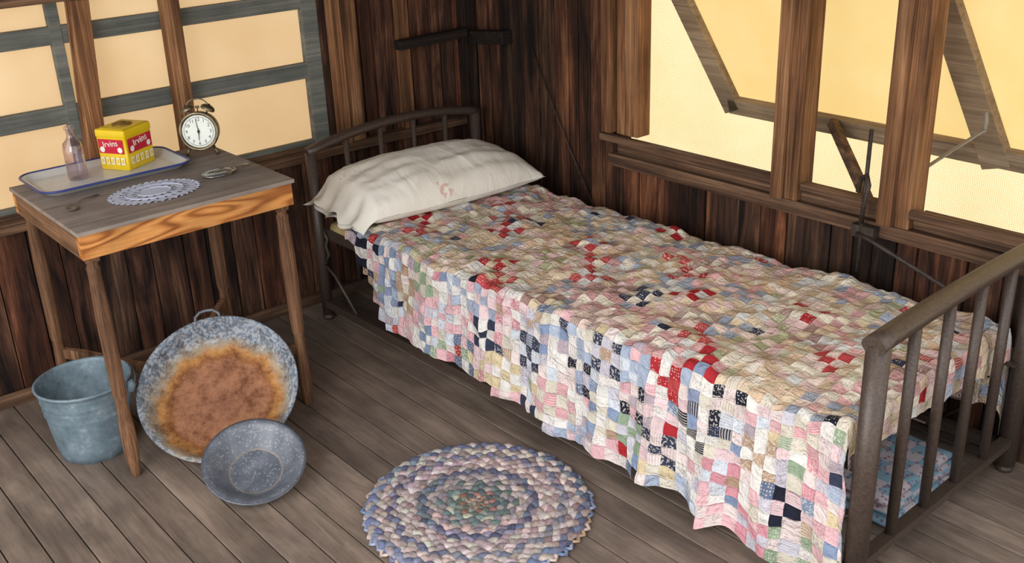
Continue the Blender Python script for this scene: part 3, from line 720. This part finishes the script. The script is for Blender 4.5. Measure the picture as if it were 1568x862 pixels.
# ---------------------------------------------------------------- basins
def frame(c,A,E):
    A=math.radians(A);E=math.radians(E);n_=V(math.cos(E)*math.cos(A),math.cos(E)*math.sin(A),math.sin(E))
    up=V(-math.sin(E)*math.cos(A),-math.sin(E)*math.sin(A),math.cos(E))
    x=up.cross(n_);return Matrix(((x.x,up.x,n_.x,c[0]),(x.y,up.y,n_.y,c[1]),(x.z,up.z,n_.z,c[2]),(0,0,0,1)))
m,nt,b,out=newmat('rusted_speckled_enamel');RE=m
tc=N(nt,'ShaderNodeTexCoord');sp=N(nt,'ShaderNodeSeparateXYZ');nt.links.new(tc.outputs['Object'],sp.inputs[0])
def radial(oy):
    yy=math_(nt,'ADD',sp.outputs[1],oy)
    return math_(nt,'SQRT',math_(nt,'ADD',math_(nt,'MULTIPLY',sp.outputs[0],sp.outputs[0]),math_(nt,'MULTIPLY',yy,yy)))
rad=radial(.028)
n1=N(nt,'ShaderNodeTexNoise');n1.inputs['Scale'].default_value=16;n1.inputs['Detail'].default_value=9;n1.inputs['Roughness'].default_value=.75;nt.links.new(tc.outputs['Object'],n1.inputs['Vector'])
rad2=math_(nt,'ADD',rad,math_(nt,'MULTIPLY',math_(nt,'SUBTRACT',n1.outputs['Fac'],.5),.09))
zone=ramp(nt,math_(nt,'MULTIPLY',rad2,4.),[(.0,srgb(140,98,76)),(.56,srgb(158,112,84)),(.62,srgb(140,92,58)),(.70,srgb(188,138,84)),(.80,srgb(160,150,134)),(.90,srgb(112,126,142))])
n2=N(nt,'ShaderNodeTexNoise');n2.inputs['Scale'].default_value=110;n2.inputs['Detail'].default_value=2;nt.links.new(tc.outputs['Object'],n2.inputs['Vector'])
spk=ramp(nt,n2.outputs['Fac'],[(.46,(0,0,0,1)),(.54,(1,1,1,1))])
inner=math_(nt,'GREATER_THAN',rad2,.205)
c=mixc(nt,math_(nt,'MULTIPLY',math_(nt,'MULTIPLY',spk.outputs[0],inner),.4),zone.outputs[0],srgb(206,210,212))
n3=N(nt,'ShaderNodeTexNoise');n3.inputs['Scale'].default_value=22;n3.inputs['Detail'].default_value=10;n3.inputs['Roughness'].default_value=.8;nt.links.new(tc.outputs['Object'],n3.inputs['Vector'])
rr=ramp(nt,n3.outputs['Fac'],[(.38,(.46,.37,.33,1)),(.49,(.88,.84,.82,1)),(.62,(1.18,1.16,1.14,1))])
c=mixc(nt,1.,c,rr.outputs[0],'MULTIPLY')
nt.links.new(c,b.inputs['Base Color']);b.inputs['Roughness'].default_value=.85;b.inputs['Specular IOR Level'].default_value=.15;bump(nt,b,n3.outputs['Fac'],.4,.003)
mb=MB();R=.238
mb.lathe([(0,-.060),(.10,-.060),(.162,-.058),(.190,-.048),(.213,-.024),(.224,-.006),(.236,.0),(.240,-.003),(.238,-.007),(.227,-.010),(.217,-.028),(.193,-.053),(.164,-.063),(.10,-.065),(0,-.065)],seg=72)
t=math.radians(100);d=V(math.cos(t),math.sin(t),0);tt=V(-math.sin(t),math.cos(t),0)
mb.tube([d*.232+tt*.038+V(0,0,-.012),d*.250+tt*.036+V(0,0,-.004),d*.262+tt*.020,d*.265,d*.262-tt*.020,d*.250-tt*.036+V(0,0,-.004),d*.232-tt*.038+V(0,0,-.012)],.0045,8,m=1)
mb.lathe([(0,.003),(.007,.003),(.009,0),(.009,-.008)],c=d*.222-tt*.050+V(0,0,-.006),seg=12,m=1)
mb.obj('enamel_basin',[RE,simple('dark_rim_metal',srgb(86,92,100),srgb(120,126,134),scale=60,rough=.4)],M=frame((.662,-1.537,.163),-35,52))
m,nt,b,out=newmat('grey_enamel');GE=m
tc=N(nt,'ShaderNodeTexCoord');sp=N(nt,'ShaderNodeSeparateXYZ');nt.links.new(tc.outputs['Object'],sp.inputs[0])
rad=radial(0.)
n1=N(nt,'ShaderNodeTexNoise');n1.inputs['Scale'].default_value=22;n1.inputs['Detail'].default_value=7;nt.links.new(tc.outputs['Object'],n1.inputs['Vector'])
r=ramp(nt,n1.outputs['Fac'],[(.3,srgb(80,85,95)),(.5,srgb(94,99,109)),(.7,srgb(110,114,124))])
n6=N(nt,'ShaderNodeTexNoise');n6.inputs['Scale'].default_value=150;n6.inputs['Detail'].default_value=2;nt.links.new(tc.outputs['Object'],n6.inputs['Vector'])
s6=ramp(nt,n6.outputs['Fac'],[(.58,(0,0,0,1)),(.64,(1,1,1,1))])
d_=math_(nt,'ABSOLUTE',math_(nt,'SUBTRACT',math_(nt,'ADD',rad,math_(nt,'MULTIPLY',math_(nt,'SUBTRACT',n1.outputs['Fac'],.5),.008)),.072))
ring=ramp(nt,d_,[(.0,(1,1,1,1)),(.004,(0,0,0,1))])
n4=N(nt,'ShaderNodeTexNoise');n4.inputs['Scale'].default_value=35;nt.links.new(tc.outputs['Object'],n4.inputs['Vector'])
c=mixc(nt,math_(nt,'MULTIPLY',s6.outputs[0],.35),r.outputs[0],srgb(170,176,184))
c=mixc(nt,math_(nt,'MULTIPLY',ring.outputs[0],math_(nt,'MULTIPLY',n4.outputs['Fac'],1.1)),c,srgb(160,145,125))
c=mixc(nt,math_(nt,'MULTIPLY',math_(nt,'GREATER_THAN',rad,.136),.6),c,srgb(60,62,68))
nt.links.new(c,b.inputs['Base Color']);b.inputs['Roughness'].default_value=.36;b.inputs['Coat Weight'].default_value=.12
mb=MB()
mb.lathe([(0,-.056),(.066,-.056),(.075,-.054),(.086,-.044),(.112,-.018),(.126,-.003),(.138,.0),(.1435,-.002),(.142,-.006),(.129,-.008),(.116,-.022),(.089,-.050),(.076,-.059),(0,-.060)],seg=64)
mb.obj('enamel_wash_bowl',[GE],M=frame((.988,-1.598,.083),-25,66))
mb=MB();mb.add([(-8,-8,-.3),(8,-8,-.3),(8,8,-.3),(-8,8,-.3)],[(0,1,2,3)]);mb.obj('ground',[simple('dry_ground',srgb(170,150,120),srgb(190,170,140),scale=4,rough=1)])
# ---------------------------------------------------------------- light
w=D.worlds.new('sky');scn.world=w;w.use_nodes=True;bg=w.node_tree.nodes['Background'];bg.inputs[0].default_value=(.98,.99,1.0,1);bg.inputs[1].default_value=1.8
sd=D.lights.new('sun','SUN');sd.energy=3.2;sd.angle=.02;sd.color=(1,.97,.92);so=D.objects.new('sun',sd);scn.collection.objects.link(so)
so.rotation_euler=V(-.6,.62,.62).to_track_quat('Z','Y').to_euler()
# added area lamp, strengthens the soft light from the open side behind the camera
ad=D.lights.new('camera_side_fill','AREA');ad.shape='RECTANGLE';ad.size=1.6;ad.size_y=1.5;ad.energy=40;ad.color=(1,.99,.97)
ao=D.objects.new('camera_side_fill',ad);scn.collection.objects.link(ao);ao.location=(2.3,-3.4,1.3);ao.rotation_euler=V(.05,-1,.35).to_track_quat('Z','Y').to_euler()
# ---------------------------------------------------------------- camera
yw,pt,rl=.682,.395,-.044
f=V(-math.cos(yw)*math.cos(pt),math.sin(yw)*math.cos(pt),-math.sin(pt));r=f.cross(V(0,0,1)).normalized();u=r.cross(f)
r2=r*math.cos(rl)+u*math.sin(rl);u2=-r*math.sin(rl)+u*math.cos(rl);bk=-f
cam=D.cameras.new('camera');cam.sensor_width=36;cam.lens=36*1591/1568;cam.shift_x=.0125;cam.shift_y=-.0063;cam.clip_start=.05
co=D.objects.new('camera',cam);scn.collection.objects.link(co)
co.matrix_world=Matrix(((r2.x,u2.x,bk.x,3.347),(r2.y,u2.y,bk.y,-2.611),(r2.z,u2.z,bk.z,1.635),(0,0,0,1)))
scn.camera=co
